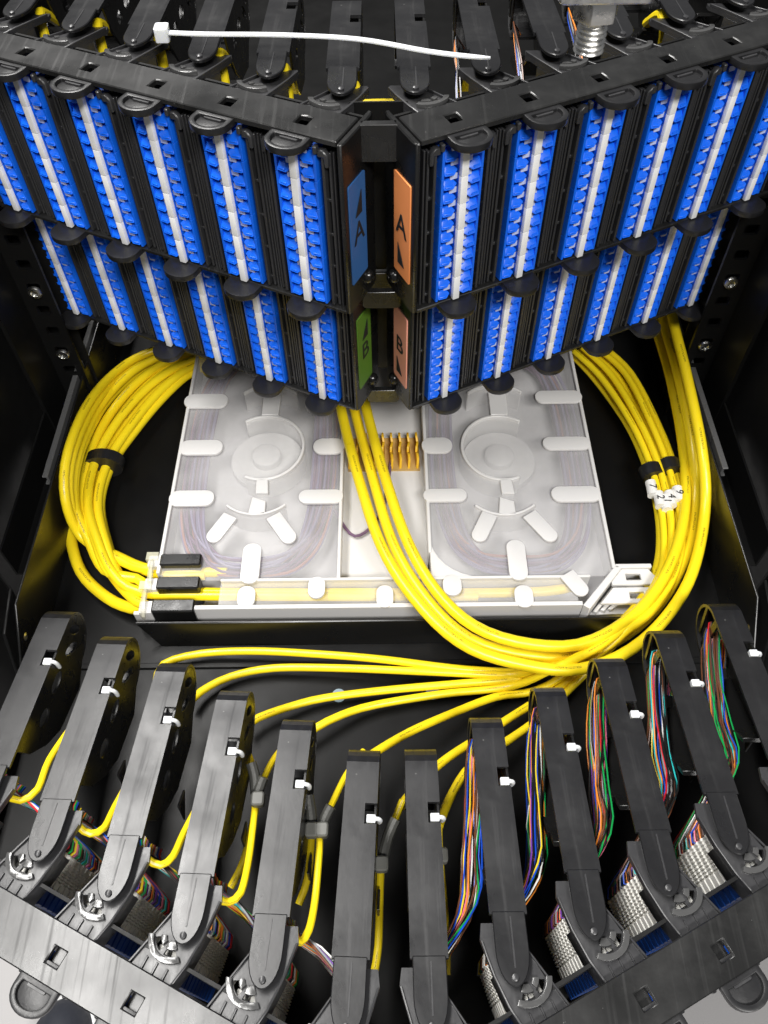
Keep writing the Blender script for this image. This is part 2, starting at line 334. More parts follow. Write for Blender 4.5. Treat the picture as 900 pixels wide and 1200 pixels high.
# ------------------------------------------------------------------ adapter modules
# one adapter holds two rows of ports: blue body, white rib, four shutters
AH = 86.5 / 6
def adapter_meshes():
    h = AH
    body = MB()
    for sx in (-1, 1):
        body.box(*sorted((sx * 9.8, sx * 11.2)), 1.2, 12, .12, h - .12)
        body.box(*sorted((sx * 3.7, sx * 9.8)), 7.6, 12, .12, h - .12)
    body.box(-2.2, 2.2, 8.1, 12, .12, h - .12)
    for z in (0.1, h / 2 - .25, h - .6): 
        for sx in (-1, 1): body.box(*sorted((sx * 6.6, sx * 9.8)), 4.5, 8.5, z, z + .5)
    rib = MB().prism([(-1.9, -1.2), (1.9, -1.2), (2.0, 1.2), (-2.0, 1.2)], .05, h - .05, lambda u, v, w: (u, v, w))
    body.box(-1.8, 1.8, 1.2, 8.0, .12, h - .12)
    sh = MB().prism([(9.9, .9), (5.0, .6), (2.6, 2.5), (3.8, 3.9), (5.6, 4.3), (6.4, 5.3), (8.0, 4.6), (9.9, 4.9)], 0, 3.2, lambda u, v, w: (u, .1 + w + (v - .5) * .62, v))
    sh.prism([(5.6, 1.6), (9.2, 1.9), (9.2, 2.5), (5.4, 2.3)], -.6, .5, lambda u, v, w: (u, .1 + w + (v - .5) * .62, v))
    sh2 = MB(); sh2.v = [Vector((-p.x, p.y, p.z)) for p in sh.v]; sh2.f = list(sh.f)
    pt = MB().box(1.9, 5.8, 2.7, 3.3, 4.3, 7.0).mesh('port_ledge', 'port_pale')
    pt2 = MB().box(-5.8, -1.9, 2.7, 3.3, 4.3, 7.0).mesh('port_ledge', 'port_pale')
    return body.mesh('adapter', 'blue', .12), rib.mesh('white_rib', 'strip_white', .35, seg=2), sh.mesh('shutter', 'blue', .25), sh2.mesh('shutter', 'blue', .25), pt, pt2
AD = adapter_meshes()
def tab_meshes():
    def out(e, y1):
        r = 10 - e; pts = [(-r, y1)]; 
        for i in range(13): a = math.pi + math.pi * i / 12; pts.append((r * math.cos(a) * 1.0, -4.5 + e * .2 + (r * .82) * math.sin(a)))
        return pts + [(r, y1)]
    m = MB().plate(out(0, 9), [out(2.6, -.5)[1:-1] + [(7.2, -1.5), (-7.2, -1.5)]], -2.6, 1.0).prism(out(2.4, -.5), -2.4, -.6)
    m2 = MB().plate(out(0, 9), [], -1.8, 1.8)
    # small cylindrical catch
    return m.mesh('pull_tab', 'tab_plastic', .7, seg=2), m2.mesh('pull_tab', 'tab_plastic', .8, seg=2), MB().plate(rrect(-4.6, 4.6, -2.6, -.8, .8), [], -.6, .2).mesh('tab_slot', 'bracket_grey', .2)
TAB = tab_meshes()
def ladder_mesh():
    # twin guide bars with short rungs either side of the adapters
    m = MB()
    for sx in (-1, 1):
        for x, y0, wd in ((13.6, 2, 1.5), (16.6, 3.5, 1.3)):
            m.box(*sorted((sx * x, sx * (x + wd))), y0, 11, 0, 86.5)
        for i in range(13): m.box(*sorted((sx * 11.6, sx * 13.6)), 5, 11, i * 7.15 - .1, i * 7.15 + .7)
        for i in range(5): m.box(*sorted((sx * 15, sx * 16.7)), 4, 10, i * 19 + 4, i * 19 + 5.6)
        m.box(*sorted((sx * 18.6, sx * 19.6)), 4, 12, -1, 87)
    return m.mesh('guide_bars', 'bracket_dark', .25)
mat('bracket_dark', (.03, .03, .032), .33, .05, 150, .08, 700)
LAD = ladder_mesh()
def horn_mesh():
    m = MB()
    for sx in (-1, 1):
        m.prism([(12.0, 88), (15, 88.6), (17.5, 86), (17.5, 80), (15.6, 80), (15.2, 84.6), (12.0, 84.6)], 1.2, 4.5, lambda u, v, w: (sx * u, w, v))
        m.box(*sorted((sx * 10.6, sx * 12.6)), -.2, 3, 86.4, 90.2)
    return m.mesh('latch', 'bracket_grey', .5)
LAT = horn_mesh()
REFN = {('A', -1): 'blue A label', ('A', 1): 'orange A label', ('B', -1): 'green B label', ('B', 1): 'pink B label'}
CS = {-1: 'on coil side', 1: 'on tag side'}
for tier in 'ABC':
    for s in (-1, 1):
        for k in range(6):
            if tier == 'C' and k == 0: continue
            base = to_world(tier, s, .75 + PITCH * k, -10.7, -94.7)
            if tier == 'C': lab, g = 'adapter column under the front tray rail, %s from middle, %s' % (ORD[k], CS[s]), 'adapter columns of the front tray'
            else: lab, g = 'column of blue duplex adapters with white rib, %s out from the %s' % (ORD[k], REFN[(tier, s)]), 'adapter columns of tier ' + tier
            t = thing('adapter_module', lab, 'adapter module', base, s * TH, g)
            for i in range(6):
                if tier == 'C' and i < 4: continue
                a = obj('adapter', AD[0], t); a.location = (0, 0, i * AH * S)
                obj('white_rib', AD[1], a)
                for q in (0, 1):
                    for sm in AD[2:]: c = obj(sm.name.split('.')[0], sm, a); c.location = (0, 0, (q * AH / 2 + .5) * S)
            if tier != 'C': obj('guide_bars', LAD, t); 
            obj('latch', LAT, t)
            a = obj('pull_tab', TAB[0], t); a.location = (0, 0, 92.6 * S); b_ = obj('tab_slot', TAB[2], a)
            if tier != 'C': a = obj('pull_tab', TAB[1], t); a.location = (0, 0, -2.6 * S)

# ------------------------------------------------------------------ cable guide arms
def arm_parts():
    WD = 8.3; th = 1.6; prof = [(26, -5.2)]
    for y in (40, 60, 78, 81.4): prof.append((y, -5.2 - (y - 26) * .2))
    for y in (91, 100): prof.append((y, -5.2 - (y - 26) * .2))
    yc, zc, R = 104.2, -20.8 - 17.0, 17.0
    for i in range(1, 15):
        a = math.radians(78.7 - i * 14); prof.append((yc + R * math.cos(a), zc + R * math.sin(a)))
    m = MB()
    for i in range(len(prof) - 1):
        (y0, z0), (y1, z1) = prof[i], prof[i + 1]
        cut = 81 < y0 < 82
        dy, dz = y1 - y0, z1 - z0; L = math.hypot(dy, dz); n0 = (-dz / L * th, dy / L * th)
        def nrm(j):
            a, b = prof[max(j - 1, 0)], prof[min(j + 1, len(prof) - 1)]; d = math.hypot(b[0] - a[0], b[1] - a[1]); return ((b[1] - a[1]) / d * th, -(b[0] - a[0]) / d * th)
        na, nb = nrm(i), nrm(i + 1)
        x1 = WD - 6 if cut else WD
        vs = [(x, y, z) for x in (-WD, x1) for y, z in ((y0, z0), (y1, z1), (y1 + nb[0], z1 + nb[1]), (y0 + na[0], z0 + na[1]))]
        # open ends only where the notch or the ends need a face
        fs = [(0, 1, 2, 3), (4, 7, 6, 5), (0, 4, 5, 1), (2, 6, 7, 3)]
        if i in (0, len(prof) - 2) or cut or abs(y0 - 91) < .1 or abs(y0 - 78) < .1: fs += [(0, 3, 7, 4), (1, 5, 6, 2)]
        m.add(vs, fs)
    strip = m.mesh('arm_strip', 'arm_plastic', 0, sharp=30)
    # side wall on +x with slots, round shoulder following the curl
    outer = [(34, -8.5), (70, -15.7), (103, -22.4)]
    for i in range(1, 12):
        a = math.radians(78 - i * 15); outer.append((yc + (R - 1.7) * math.cos(a), zc + (R - 1.7) * math.sin(a)))
    outer += [(88, -62), (60, -52), (48, -40), (38, -24)]
    oval = lambda cx, cy, a, b, t: [(cx + a * math.cos(q) * math.cos(t) - b * math.sin(q) * math.sin(t), cy + a * math.cos(q) * math.sin(t) + b * math.sin(q) * math.cos(t)) for q in [2 * math.pi * i / 14 for i in range(14)]]
    holes = [oval(110, -33, 7, 2.6, -1.05), oval(100, -36, 8, 2.6, -.75), oval(78, -30, 7, 3.6, -.3), oval(58, -28, 6, 4, -.5)]
    wall = MB().plate(outer, holes, 0, 1.4, YZ(WD - 1.5)).mesh('side_wall', 'black_plastic', .2)
    # open side: two pillars and a lower lip
    pl = MB().box(-WD, -WD + 1.2, 101, 105.5, -50, -22.2)
    pl.prism([(115, -26), (117.5, -28), (112, -48), (109.5, -47)], 0, 1.2, YZ(-WD))
    pl.prism([(86, -60), (60, -52), (48, -40), (50, -37), (62, -48), (86, -56)], 0, 1.2, YZ(-WD))
    pl = pl.mesh('pillars', 'black_plastic', .2)
    inner = MB().prism([(44, -30), (60, -47), (86, -56), (86, -58), (58, -50), (42, -31)], -WD + 1.2, WD - 1.6, lambda u, v, w: (w, u, v)).mesh('arm_floor', 'black_plastic', .2)
    # tongue
    tg = [(-7.3, 27), (-7.3, 14)] + [(7.3 * math.cos(math.pi + math.pi * i / 14), 12.5 + 13.2 * math.sin(math.pi + math.pi * i / 14)) for i in range(15)] + [(7.3, 14), (7.3, 27)]
    ton = MB().prism(tg, -1.8, .2, lambda u, v, w: (u, v, w - v * .19))
    tongue = ton.mesh('tongue', 'arm_plastic', .4, seg=1, sharp=18)
    crease = MB().prism([(-.35, 6), (.35, 6), (.5, 25), (-.1, 25)], .16, .45, lambda u, v, w: (u + .5, v, w - v * .19)).mesh('mould_line', 'bracket_grey')
    pin = MB().lathe([(1.5, 0), (1.4, .9), (.6, 1.2)], (0, 2.6, -.2), 10).mesh('pin', 'bracket_grey')
    clip = MB().box(3.4, 7.8, 82.0, 85.6, -19.6, -16.2).tube([(7.0, 84, -17.2), (9.0, 84, -17.8), (9.9, 84, -20.5), (9.4, 84.3, -25)], 1.0, 6, 2, sx=1.5).mesh('cable_tie', 'tie_white', .3)
    fin = MB().prism([(52, -52), (62, -58), (50, -70)], 0, 1.2, YZ(WD + 1.0)).mesh('fin', 'bracket_grey', .2)
    return dict(arm_strip=strip, side_wall=wall, pillars=pl, arm_floor=inner, tongue=tongue, mould_line=crease, pin=pin, cable_tie=clip, fin=fin)
ARM = arm_parts()
def bracket_parts():
    # local to the arm tip, before the panel turn: u outward along the rail, v back from the rail; tip lies at (0,0)
    out = {}
    for s in (-1, 1):
        f = lambda u, v, w: Vector((-s * u, v, w - max(0, v + 4) * .19))       # drawn for the -x half, mirrored for the other
        pl = [(-23, -8), (-3, -17.8), (3.5, -8), (8.8, 4), (13, 18), (12, 25), (-4, 25), (-6, 16), (-13, 4)]
        arc = lambda r, a0, a1: [(r * math.cos(math.radians(a0 + (a1 - a0) * i / 8)) - 4.5, r * math.sin(math.radians(a0 + (a1 - a0) * i / 8)) + 3.4) for i in range(9)]
        slot = arc(6.2, 185, 228) + arc(8.6, 228, 185); slot2 = arc(6.2, 244, 284) + arc(8.6, 284, 244)
        br = MB().plate(pl, [slot, slot2], -6, -4, f).mesh('bracket', 'bracket_grey', .4)
        rb = MB()
        for t in (.28, .52, .76): x, y = -23 + 20 * t, -8 - 9.8 * t; rb.prism([(x, y), (x + .8, y - .4), (x + 3.2, y + 5.4), (x + 2.4, y + 5.8)], -4, -3.1, f)
        rb.prism([(-23, -8), (-22, -8.4), (-5.2, 16), (-6.2, 16)], -4, -2.4, f); rb.prism([(-4, -17.4), (-3, -17.8), (3.5, -8), (8.8, 4), (13, 18), (12, 18), (7.9, 4.2), (2.6, -7.6)], -4, -2.4, f)
        rb = rb.mesh('ribs', 'bracket_grey', .2)
        hk = MB().prism(arc(9.0, 178, 292) + arc(11.6, 292, 178), -4, -2.0, f).prism(arc(3.4, 180, 222) + arc(6.0, 222, 180), -4, -2.6, f).prism(arc(2.6, 238, 292) + arc(6.0, 292, 238), -4, -2.8, f).mesh('hook', 'hook_shine', .5, seg=2)
        sw = MB().prism([(-23, -8), (-22, -8.4), (-5.2, 16), (-6.2, 16)], -16, -6, f).prism([(-4, -17.4), (-3, -17.8), (3.5, -8), (8.8, 4), (7.9, 4.2), (2.6, -7.6)], -16, -6, f).mesh('bracket_side', 'bracket_grey', .2)
        out[s] = (br, rb, hk, sw)
    return out
mat('hook_shine', (.06, .06, .06), .22, .06, 200, .3, 300, spec=.8)
BRK = bracket_parts()
def notch_y(tier, x): return TIER[tier][0] + 9.34 + .48 * (abs(x) - 34.4)
TIPS = {}
for tier in 'AC':
    for s in (-1, 1):
        for k in range(6):
            x = s * (17.6 + 35.6 * k); y = notch_y(tier, x) + 31.2; z = TIER[tier][1] + .4
            TIPS[(tier, s, k)] = Vector((x, y, z))
            if tier == 'C': lab, g = 'black curled cable guide arm of front tray, %s from middle, %s' % (ORD[k], CS[s]), 'guide arms of the front tray'
            else: lab, g = 'black cable guide arm behind the A panel, %s out from the %s' % (ORD[k], REFN[('A', s)]), 'guide arms behind the A panel'
            t = thing('cable_guide', lab, 'cable guide', (x, y, z), 0, g)
            if s < 0 and tier == 'C': t.rotation_euler.z = math.radians(-2.6)
            for nm, me in ARM.items():
                if nm in ('mould_line', 'pin'): obj(nm, me, tg_)
                else:
                    if tier == 'A' and nm == 'cable_tie': continue
                    o = obj(nm, me, t); o.scale.y = 1.075
                    if tier == 'A': o.rotation_euler.x = math.radians(6)
                    if nm == 'tongue': tg_ = o
            for nm, me in zip(('bracket', 'ribs', 'hook', 'bracket_side'), BRK[s]): obj(nm, me, t)

# ------------------------------------------------------------------ splice cassette
ZT = -168
cas = thing('splice_cassette', 'white fibre splice cassette under a cloudy clear cover', 'splice cassette', (0, 33, -193))
XL, XR, Y0, Y1 = -154, 154, -84, 170
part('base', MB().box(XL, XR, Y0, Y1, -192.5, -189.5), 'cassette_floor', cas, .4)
part('side_rim', MB().box(XL, XL + 2.4, Y0 + 20, Y1, -189.5, ZT), 'cassette_white', cas, .4)
part('side_rim', MB().box(XR - 2.4, XR, Y0 + 20, Y1, -189.5, ZT), 'cassette_white', cas, .4)
part('back_rim', MB().box(XL + 2.4, XR - 2.4, Y1 - 2.4, Y1, -189.5, ZT), 'cassette_white', cas, .4)
part('channel_front_wall', MB().box(-128, 128, Y0 - 8, Y0 - 5, -189.5, ZT), 'cassette_white', cas, .4)
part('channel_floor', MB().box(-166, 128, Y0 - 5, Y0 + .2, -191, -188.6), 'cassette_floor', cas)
part('channel_back_wall', MB().box(-110, 136, Y0 + 13, Y0 + 15, -189.5, ZT), 'cassette_white', cas, .4)
A1, A2 = P(400, 560, ZT).x, P(500, 560, ZT).x
part('centre_wall', MB().box(A1 - 1.2, A1 + 1.2, Y0 + 15, Y1 - 3, -189.5, ZT), 'cassette_white', cas, .4)
part('centre_wall', MB().box(A2 - 1.2, A2 + 1.2, Y0 + 34, Y1 - 3, -189.5, ZT), 'cassette_white', cas, .4)
part('centre_floor', MB().box(A1 + 1.2, A2 - 1.2, Y0 + 15, Y1 - 3, -189.4, -183), 'cassette_white', cas)
def corner(cx, cy, r, a0, a1, q):      # filled corner web between a rounded wall and the square corner
    pts = [(cx + r * math.cos(math.radians(a0 + (a1 - a0) * i / 8)), cy + r * math.sin(math.radians(a0 + (a1 - a0) * i / 8))) for i in range(9)] + [q]
    return MB().prism(pts, -189.4, ZT - 1)
part('corner_web', corner(A2 + 34, Y0 + 49, 34, 180, 270, (A2, Y0 + 15)), 'cassette_white', cas, .4)
def ptab(x0, x1, y0, y1, side):        # rounded retaining tab, given by its photograph box; side = where it is rooted
    a = P(x0, (y0 + y1) / 2, ZT); b = P(x1, (y0 + y1) / 2, ZT); c = P((x0 + x1) / 2, y0, ZT); d = P((x0 + x1) / 2, y1, ZT)
    X0, X1, Ya, Yb = a.x, b.x, d.y, c.y; r = min(X1 - X0, Yb - Ya) * .47
    e = {'l': (-6, 0, 0, 0), 'r': (0, 6, 0, 0), 'b': (0, 0, -8, 0), 't': (0, 0, 0, 8)}[side] if False else (0, 0, 0, 0)
    return MB().prism(rrect(X0, X1, Ya, Yb, r, 5), ZT - 1.6, ZT + .6)
TABS = [(216, 267, 462, 478, 'l'), (210, 261, 516, 533, 'l'), (198, 251, 575, 593, 'l'), (367, 404, 514, 532, 'r'), (350, 402, 574, 590, 'r'), (283, 305, 637, 684, 'b'),
        (627, 682, 458, 472, 'r'), (636, 692, 512, 527, 'r'), (646, 704, 570, 588, 'r'), (494, 530, 513, 531, 'l'), (496, 547, 573, 588, 'l'), (595, 617, 633, 680, 'b'),
        (278, 299, 687, 712, 'b'), (361, 381, 676, 701, 't'), (441, 461, 686, 712, 'b'), (519, 541, 674, 698, 't'), (603, 625, 686, 712, 'b')]
for q in TABS: part('retaining_tab', ptab(*q), 'cassette_white', cas, .5, seg=2)
def dtab(p0, p1, wd):
    a, b = P(*p0, ZT), P(*p1, ZT); d = (b - a).normalized(); n = Vector((-d.y, d.x, 0)) * wd / 2; pts = [a + n, a - n]
    for i in range(9): t = -math.pi / 2 + math.pi * i / 8; pts.append(b + n * math.sin(t) + d * (wd / 2) * math.cos(t))
    return MB().prism([(p.x, p.y) for p in pts], ZT - 1.6, ZT + .4)
for p0, p1 in (((270, 604), (251, 628)), ((320, 604), (338, 629)), ((574, 602), (562, 627)), ((620, 602), (644, 627)), ((664, 672), (680, 690))):
    part('retaining_tab', dtab(p0, p1, 11), 'cassette_white', cas, .5, seg=2)
def arc_wall(c, rx, ry, a0, a1, th, z0=-189.4, z1=ZT):
    n = 28; o = [(c.x + rx * math.cos(math.radians(a0 + (a1 - a0) * i / n)), c.y + ry * math.sin(math.radians(a0 + (a1 - a0) * i / n))) for i in range(n + 1)]
    i_ = [(c.x + (rx - th) * math.cos(math.radians(a0 + (a1 - a0) * i / n)), c.y + (ry - th) * math.sin(math.radians(a0 + (a1 - a0) * i / n))) for i in range(n + 1)][::-1]
    m = MB(); N = n + 1; vs = []
    for z in (z0, z1): vs += [(x, y, z) for x, y in o] + [(x, y, z) for x, y in i_[::-1]]
    fs = []
    for i in range(n):
        a, b, c_, d = i, i + 1, N + i + 1, N + i; T = 2 * N
        fs += [(a, b, c_, d), (T + a, T + d, T + c_, T + b), (a, T + a, T + b, b), (d, c_, T + c_, T + d)]
    fs += [(0, N, 3 * N, 2 * N), (n, 2 * N + n, 3 * N + n, N + n)]
    return m.add(vs, fs)
for cx, a0, a1 in ((310, -115, 125), (587, 55, 292)):
    c = P(cx, 523, ZT); sp_ = part('spool', arc_wall(c, 30, 32, a0, a1, 2.0), 'cassette_white', cas, .4)
    part('spool_floor', MB().lathe([(27.5, -188.8), (27.5, -184), (27, -183.6)], (c.x, c.y, 0), 36), 'cassette_white', cas, parent=sp_)
    part('spool_hub', MB().lathe([(11, -184), (11, -178), (10, -177.4), (2, -177.2)], (c.x, c.y, 0), 28), 'cassette_white', cas, .3, parent=sp_)
    q = -1 if cx < 450 else 1
    part('spool_neck', MB().prism([(c.x - 4 + 1, c.y - 44), (c.x + 5 + 1, c.y - 48 + 4), (c.x + 5, c.y - 31), (c.x - 3.5, c.y - 31)], ZT - 5, ZT), 'cassette_white', cas, .4, parent=sp_)
    part('spool_neck', MB().prism([(c.x - 7, c.y - 62), (c.x + 5, c.y - 62), (c.x + 5, c.y - 51), (c.x - 5, c.y - 47)], ZT - 5, ZT), 'cassette_white', cas, .4, parent=sp_)
    part('spool_neck', MB().prism([(c.x - 5, c.y + 32), (c.x + 8, c.y + 32), (c.x + 9, c.y + 56), (c.x - 5, c.y + 56)], ZT - 5, ZT), 'cassette_white', cas, .4, parent=sp_)
    c2 = Vector((c.x - 2, c.y - 30, 0)); part('guide_arc', arc_wall(c2, 32, 33, 228, 312, 1.6), 'cassette_white', cas, .3)
    part('guide_arc', arc_wall(c + Vector((0, 32, 0)), 32, 33, 48, 132, 1.6), 'cassette_white', cas, .3)
# splice holder comb
comb_c = P(465, 527, -178)
for i in range(9):
    x = A1 + 4 + i * 6.4
    m_ = MB().prism([(-16, -183), (16, -183), (14, -174), (9, -173), (6, -176), (3, -172.5), (-2, -172.5), (-4, -176), (-8, -173), (-13, -174)], 0, 1.7, lambda u, v, w: (x + w + .6 * math.sin(u * .4), comb_c.y + u, v))
    part('comb_fin', m_, 'comb_yellow', cas, .2)
part('comb_base', MB().box(A1 + 4, A2 - 4, comb_c.y - 17, comb_c.y + 15, -183, -181.6), 'comb_base', cas)
# fibres coiled in the cassette, under the cover
for li, (cx, x0, x1) in enumerate(((310, XL, A1), (587, A2, XR))):
    xm = (x0 + x1) / 2; hw = (x1 - x0) / 2
    for i in range(22):
        e = random.uniform(4, 22); e2 = random.uniform(4, 20); z = random.uniform(-182, -174); pts = []
        for j in range(25):
            a = 2 * math.pi * j / 24; r_ = 1
            ca, sa = math.cos(a), math.sin(a); f = 1 / (abs(ca) ** 3.2 + abs(sa) ** 3.2) ** (1 / 3.2)
            pts.append((xm + (hw - e) * ca * f, (Y0 + 17 + Y1 - 6) / 2 + ((Y1 - 6 - Y0 - 17) / 2 - e2) * sa * f, z + random.uniform(-1, 1)))
        part('coiled_fibre', MB().tube(pts, 1.05, 6, 5), random.choice(['fibre_mauve', 'fibre_mauve', 'fibre_rose', 'fibre_lilac']), cas)
part('coiled_fibre', MB().tube([(A1 - 8, 0, -178), (A1 + 10, -28, -180), (A1 + 30, -5, -180), (A1 + 36, 40, -180)], 1.2, 6, 5), 'fibre_mauve', cas)
part('cover', MB().box(XL + 2.6, A1 - 1.4, Y0 + 15.2, Y1 - 3, ZT - 3.2, ZT - 2.4), 'clear_cover', cas)
part('cover', MB().box(A2 + 1.4, XR - 2.6, Y0 + 15.2, Y1 - 3, ZT - 3.2, ZT - 2.4), 'clear_cover', cas)
part('cover', MB().box(-110, 126, Y0 - 4.8, Y0 + 12.8, ZT - 3.2, ZT - 2.4), 'clear_cover', cas)
# angled outlet with two square windows
part('outlet_slope', MB().prism([(128, -92), (154, -62), (158, -64), (132, -95)], -189.5, ZT), 'cassette_white', cas, .4)
part('outlet_edge', MB().box(154, 178, -64, -61, -189.5, ZT), 'cassette_white', cas, .4)
for yy in (-70, -84):
    part('outlet_window', MB().plate([(150 if yy > -80 else 140, yy - 6), (176, yy - 6), (180, yy), (176, yy + 6), (150, yy + 6)], [[(160, yy - 2.6), (170, yy - 2.6), (170, yy + 2.6), (160, yy + 2.6)]], ZT - 5, ZT - 2), 'cassette_white', cas, .4)
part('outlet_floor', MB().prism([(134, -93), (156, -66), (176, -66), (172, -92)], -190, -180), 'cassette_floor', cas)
for i in range(3): part('outlet_rib', MB().prism([(136 + i * 5, -92 + i), (153 + i * 2, -72 - i * 5), (155 + i * 2, -73 - i * 5), (138 + i * 5, -93 + i)], -180, -176.5), 'cassette_white', cas, .2)
# inlet clamps on the other end
for (x0, x1, yy) in ((188, 236, 656), (184, 234, 683), (178, 228, 710)):
    a, b_ = P(x0, yy, ZT), P(x1, yy, ZT)
    part('inlet_clamp', MB().box(a.x, b_.x, a.y - 5.2, a.y + 4.2, -189, ZT + 1.5), 'black_plastic', cas, 1.0)
    part('inlet_pad', MB().box(a.x - 9, a.x, a.y - 4, a.y + 5, -189, ZT - 1.5), 'cassette_white', cas, .8)
part('channel_wall_end', MB().box(-166, -128, Y0 - 8, Y0 - 5.4, -189.5, ZT - 6), 'cassette_white', cas, .4)

# ------------------------------------------------------------------ yellow cables
def cable(pts, r, label, group, name='yellow_cable', n=14, step=7):
    return single(name, MB().tube(pts, r, n, step), 'yellow', label, 'cable', group)
def lerp2(a, b, t): return [((1 - t) * p[0] + t * q[0], (1 - t) * p[1] + t * q[1]) for p, q in zip(a, b)]
def bump(i, n, h): return h * math.sin(math.pi * i / (n - 1))
# coil at the inlet end
OUT = [(240, 398), (195, 407), (150, 426), (108, 468), (81, 530), (78, 585), (97, 630), (138, 652)]
INN = [(240, 430), (218, 442), (190, 470), (160, 508), (134, 546), (121, 590), (128, 636), (152, 664)]
ENDS = [[(182, 668), (266, 671)], [(190, 675), (240, 674)], [(160, 678), (190, 692), (300, 695), (440, 695), (560, 695), (640, 693), (668, 688)], [(165, 694), (240, 698), (420, 699), (560, 699)], [(160, 705), (185, 712), (188, 714)]]
NC = 12; NTH = ORD + ['seventh', 'eighth', 'ninth', 'tenth', 'eleventh', 'twelfth']
for i in range(NC):
    t = i / (NC - 1); e = [0, 0, 2, 1, 2, 4, 0, 3, 4, 3, 4, 2][i]; lay = [10, 1, 13, 4, 16, 2, 11, 18, 6, 14, 3, 9][i]; pts = []
    t2 = t + random.uniform(-.12, .12); path = [lerp2(OUT, INN, t + (t2 - t) * j / 7)[j] for j in range(8)]
    if e >= 2: path = path[:-1] + [(path[-1][0] - 20 + i, path[-1][1] + 14)]
    for j, q in enumerate(path): pts.append(PC(q[0], q[1], -187 + lay * (1 - .3 * abs(j - 3) / 4)))
    for q in ENDS[e]: pts.append(P(*q, -177.5 + (e % 2) * .6))
    cable(pts, 3.4, 'yellow cable of the black-taped coil, %s counting inward from the tray wall' % NTH[i], 'yellow cables of the taped coil')
# low slack loop
cable([P(80, 575, -186), P(82, 625, -188), P(95, 670, -188), P(125, 700, -187), P(155, 713, -184), P(185, 714, -179)], 4.0, 'yellow cable lying lowest, outside the taped coil against the tray floor', None)
mbt = MB().tube([P(124, 537, -174), P(121, 548, -174)], 14.5, 20, smooth=False, sx=.8)
single('tape_band', mbt, 'tape', 'black tape band round the yellow cable coil at the cassette inlet', 'tape')
# tagged bundle on the other side
OU = [(700, 402), (738, 436), (772, 500), (793, 560), (803, 620), (796, 668), (770, 712), (732, 744), (690, 770), (650, 785)]
IN = [(668, 414), (698, 446), (735, 500), (760, 556), (772, 612), (770, 664), (748, 706), (712, 742), (675, 768), (640, 784)]
TAGS = [(0.02, '7'), (.28, '2'), (.5, '1'), (.72, '4'), (1.0, '9')]
FAN = [
    [(620, 788), (540, 784), (450, 773), (380, 767), (300, 763), (235, 766), (192, 778), (183, 800)],
    [(600, 791), (500, 787), (400, 783), (320, 783), (270, 793), (236, 810), (222, 824)],
    [(620, 794), (540, 801), (450, 809), (380, 818), (340, 828), (303, 841), (288, 852)],
    [(600, 804), (520, 813), (440, 826), (400, 838), (370, 853), (352, 868)],
    [(640, 804), (580, 817), (530, 836), (480, 858), (436, 884), (424, 896)],
    [(660, 803), (620, 827), (565, 862), (518, 893), (484, 926), (470, 945)],
    [(665, 810), (640, 835), (610, 858), (570, 884), (545, 905), (525, 940), (514, 968)]]
FN = ['reaching the third guide arm', 'reaching the fourth guide arm', 'reaching the fifth guide arm', 'slipping behind the curl', 'ending behind the middle arm', 'passing between the two middle arms', 'passing beside the middle arm']
for i in range(7):
    t = [0, .18, .34, .5, .66, .84, 1][i]; path = lerp2(IN, OU, t); pts = []
    lay = [0, 8, 3, 10, 2, 9, 4][i]
    if i >= 4: path = path[:-2]
    for j, q in enumerate(path): pts.append(PC(q[0] + random.uniform(-1.5, 1.5), q[1], -190 + 12 + lay + (4 if j > 5 else 0)))
    for j, q in enumerate(FAN[i]):
        f = j / (len(FAN[i]) - 1); zz = -184 + 3 * math.sin(f * 6 + i)
        if i >= 4: zz += 34 * f * f
        pts.append(P(*q, zz))
    cable(pts, 2.5, 'thin yellow cable fanning from the tagged bundle over tray floor, %s of seven' % ['first', 'second', 'third', 'fourth', 'fifth', 'sixth', 'last'][i], 'yellow fan cables', step=6)
for i in range(3):
    path = lerp2(IN, OU, [.1, .55, .93][i])[:8] + [(690 + 10 * i, 772 - 6 * i)]
    pts = [P(q[0], q[1], -188 + (2 if j > 4 else 0)) for j, q in enumerate(path)]
    cable(pts, 3.0, 'yellow cable underneath in the white-tagged bundle, %s from the cassette' % ORD[i], 'under cables of the tagged bundle')
for dx, dyy, lab in ((0, 0, 'inner'), (21, -6, 'outer')):
    mbt = MB().tube([P(761 + dx, 548 + dyy, -171), P(766 + dx, 560 + dyy, -171)], 8.4, 18, smooth=False, sx=.9)
    single('tape_band', mbt, 'tape', 'black tape band, %s of the pair above the white number tags' % lab, 'tape')
for i, (t, ch) in enumerate(TAGS):
    base = [(763, 573), (772, 586), (780, 590), (785, 585), (794, 580)][i]
    a = P(base[0] - 1, base[1] - 8, -166); b_ = P(base[0] + 2, base[1] + 8, -166)
    sl = single('number_tag', MB().tube([a, (a + b_) / 2 + Vector((.2, 0, 0)), b_], 3.7, 12, 4), 'paper_white', 'white wrap-around tag marked %s, %s of five counting from the cassette' % (ch, ORD[i]), 'tag', 'white cable tags')
    L = obj('lettering', lettering(ch, 7.5, 'ink'), sl); d = (b_ - a).normalized(); up = Vector((0, -.35, .94)); up = (up - d * up.dot(d)).normalized(); X = d; Yv = up.cross(X)
    M4 = Matrix((X, Yv, up)).transposed().to_4x4(); M4.translation = ((a + b_) / 2 + up * 3.75 - Vector(sl.location) / S) * S; L.matrix_local = M4
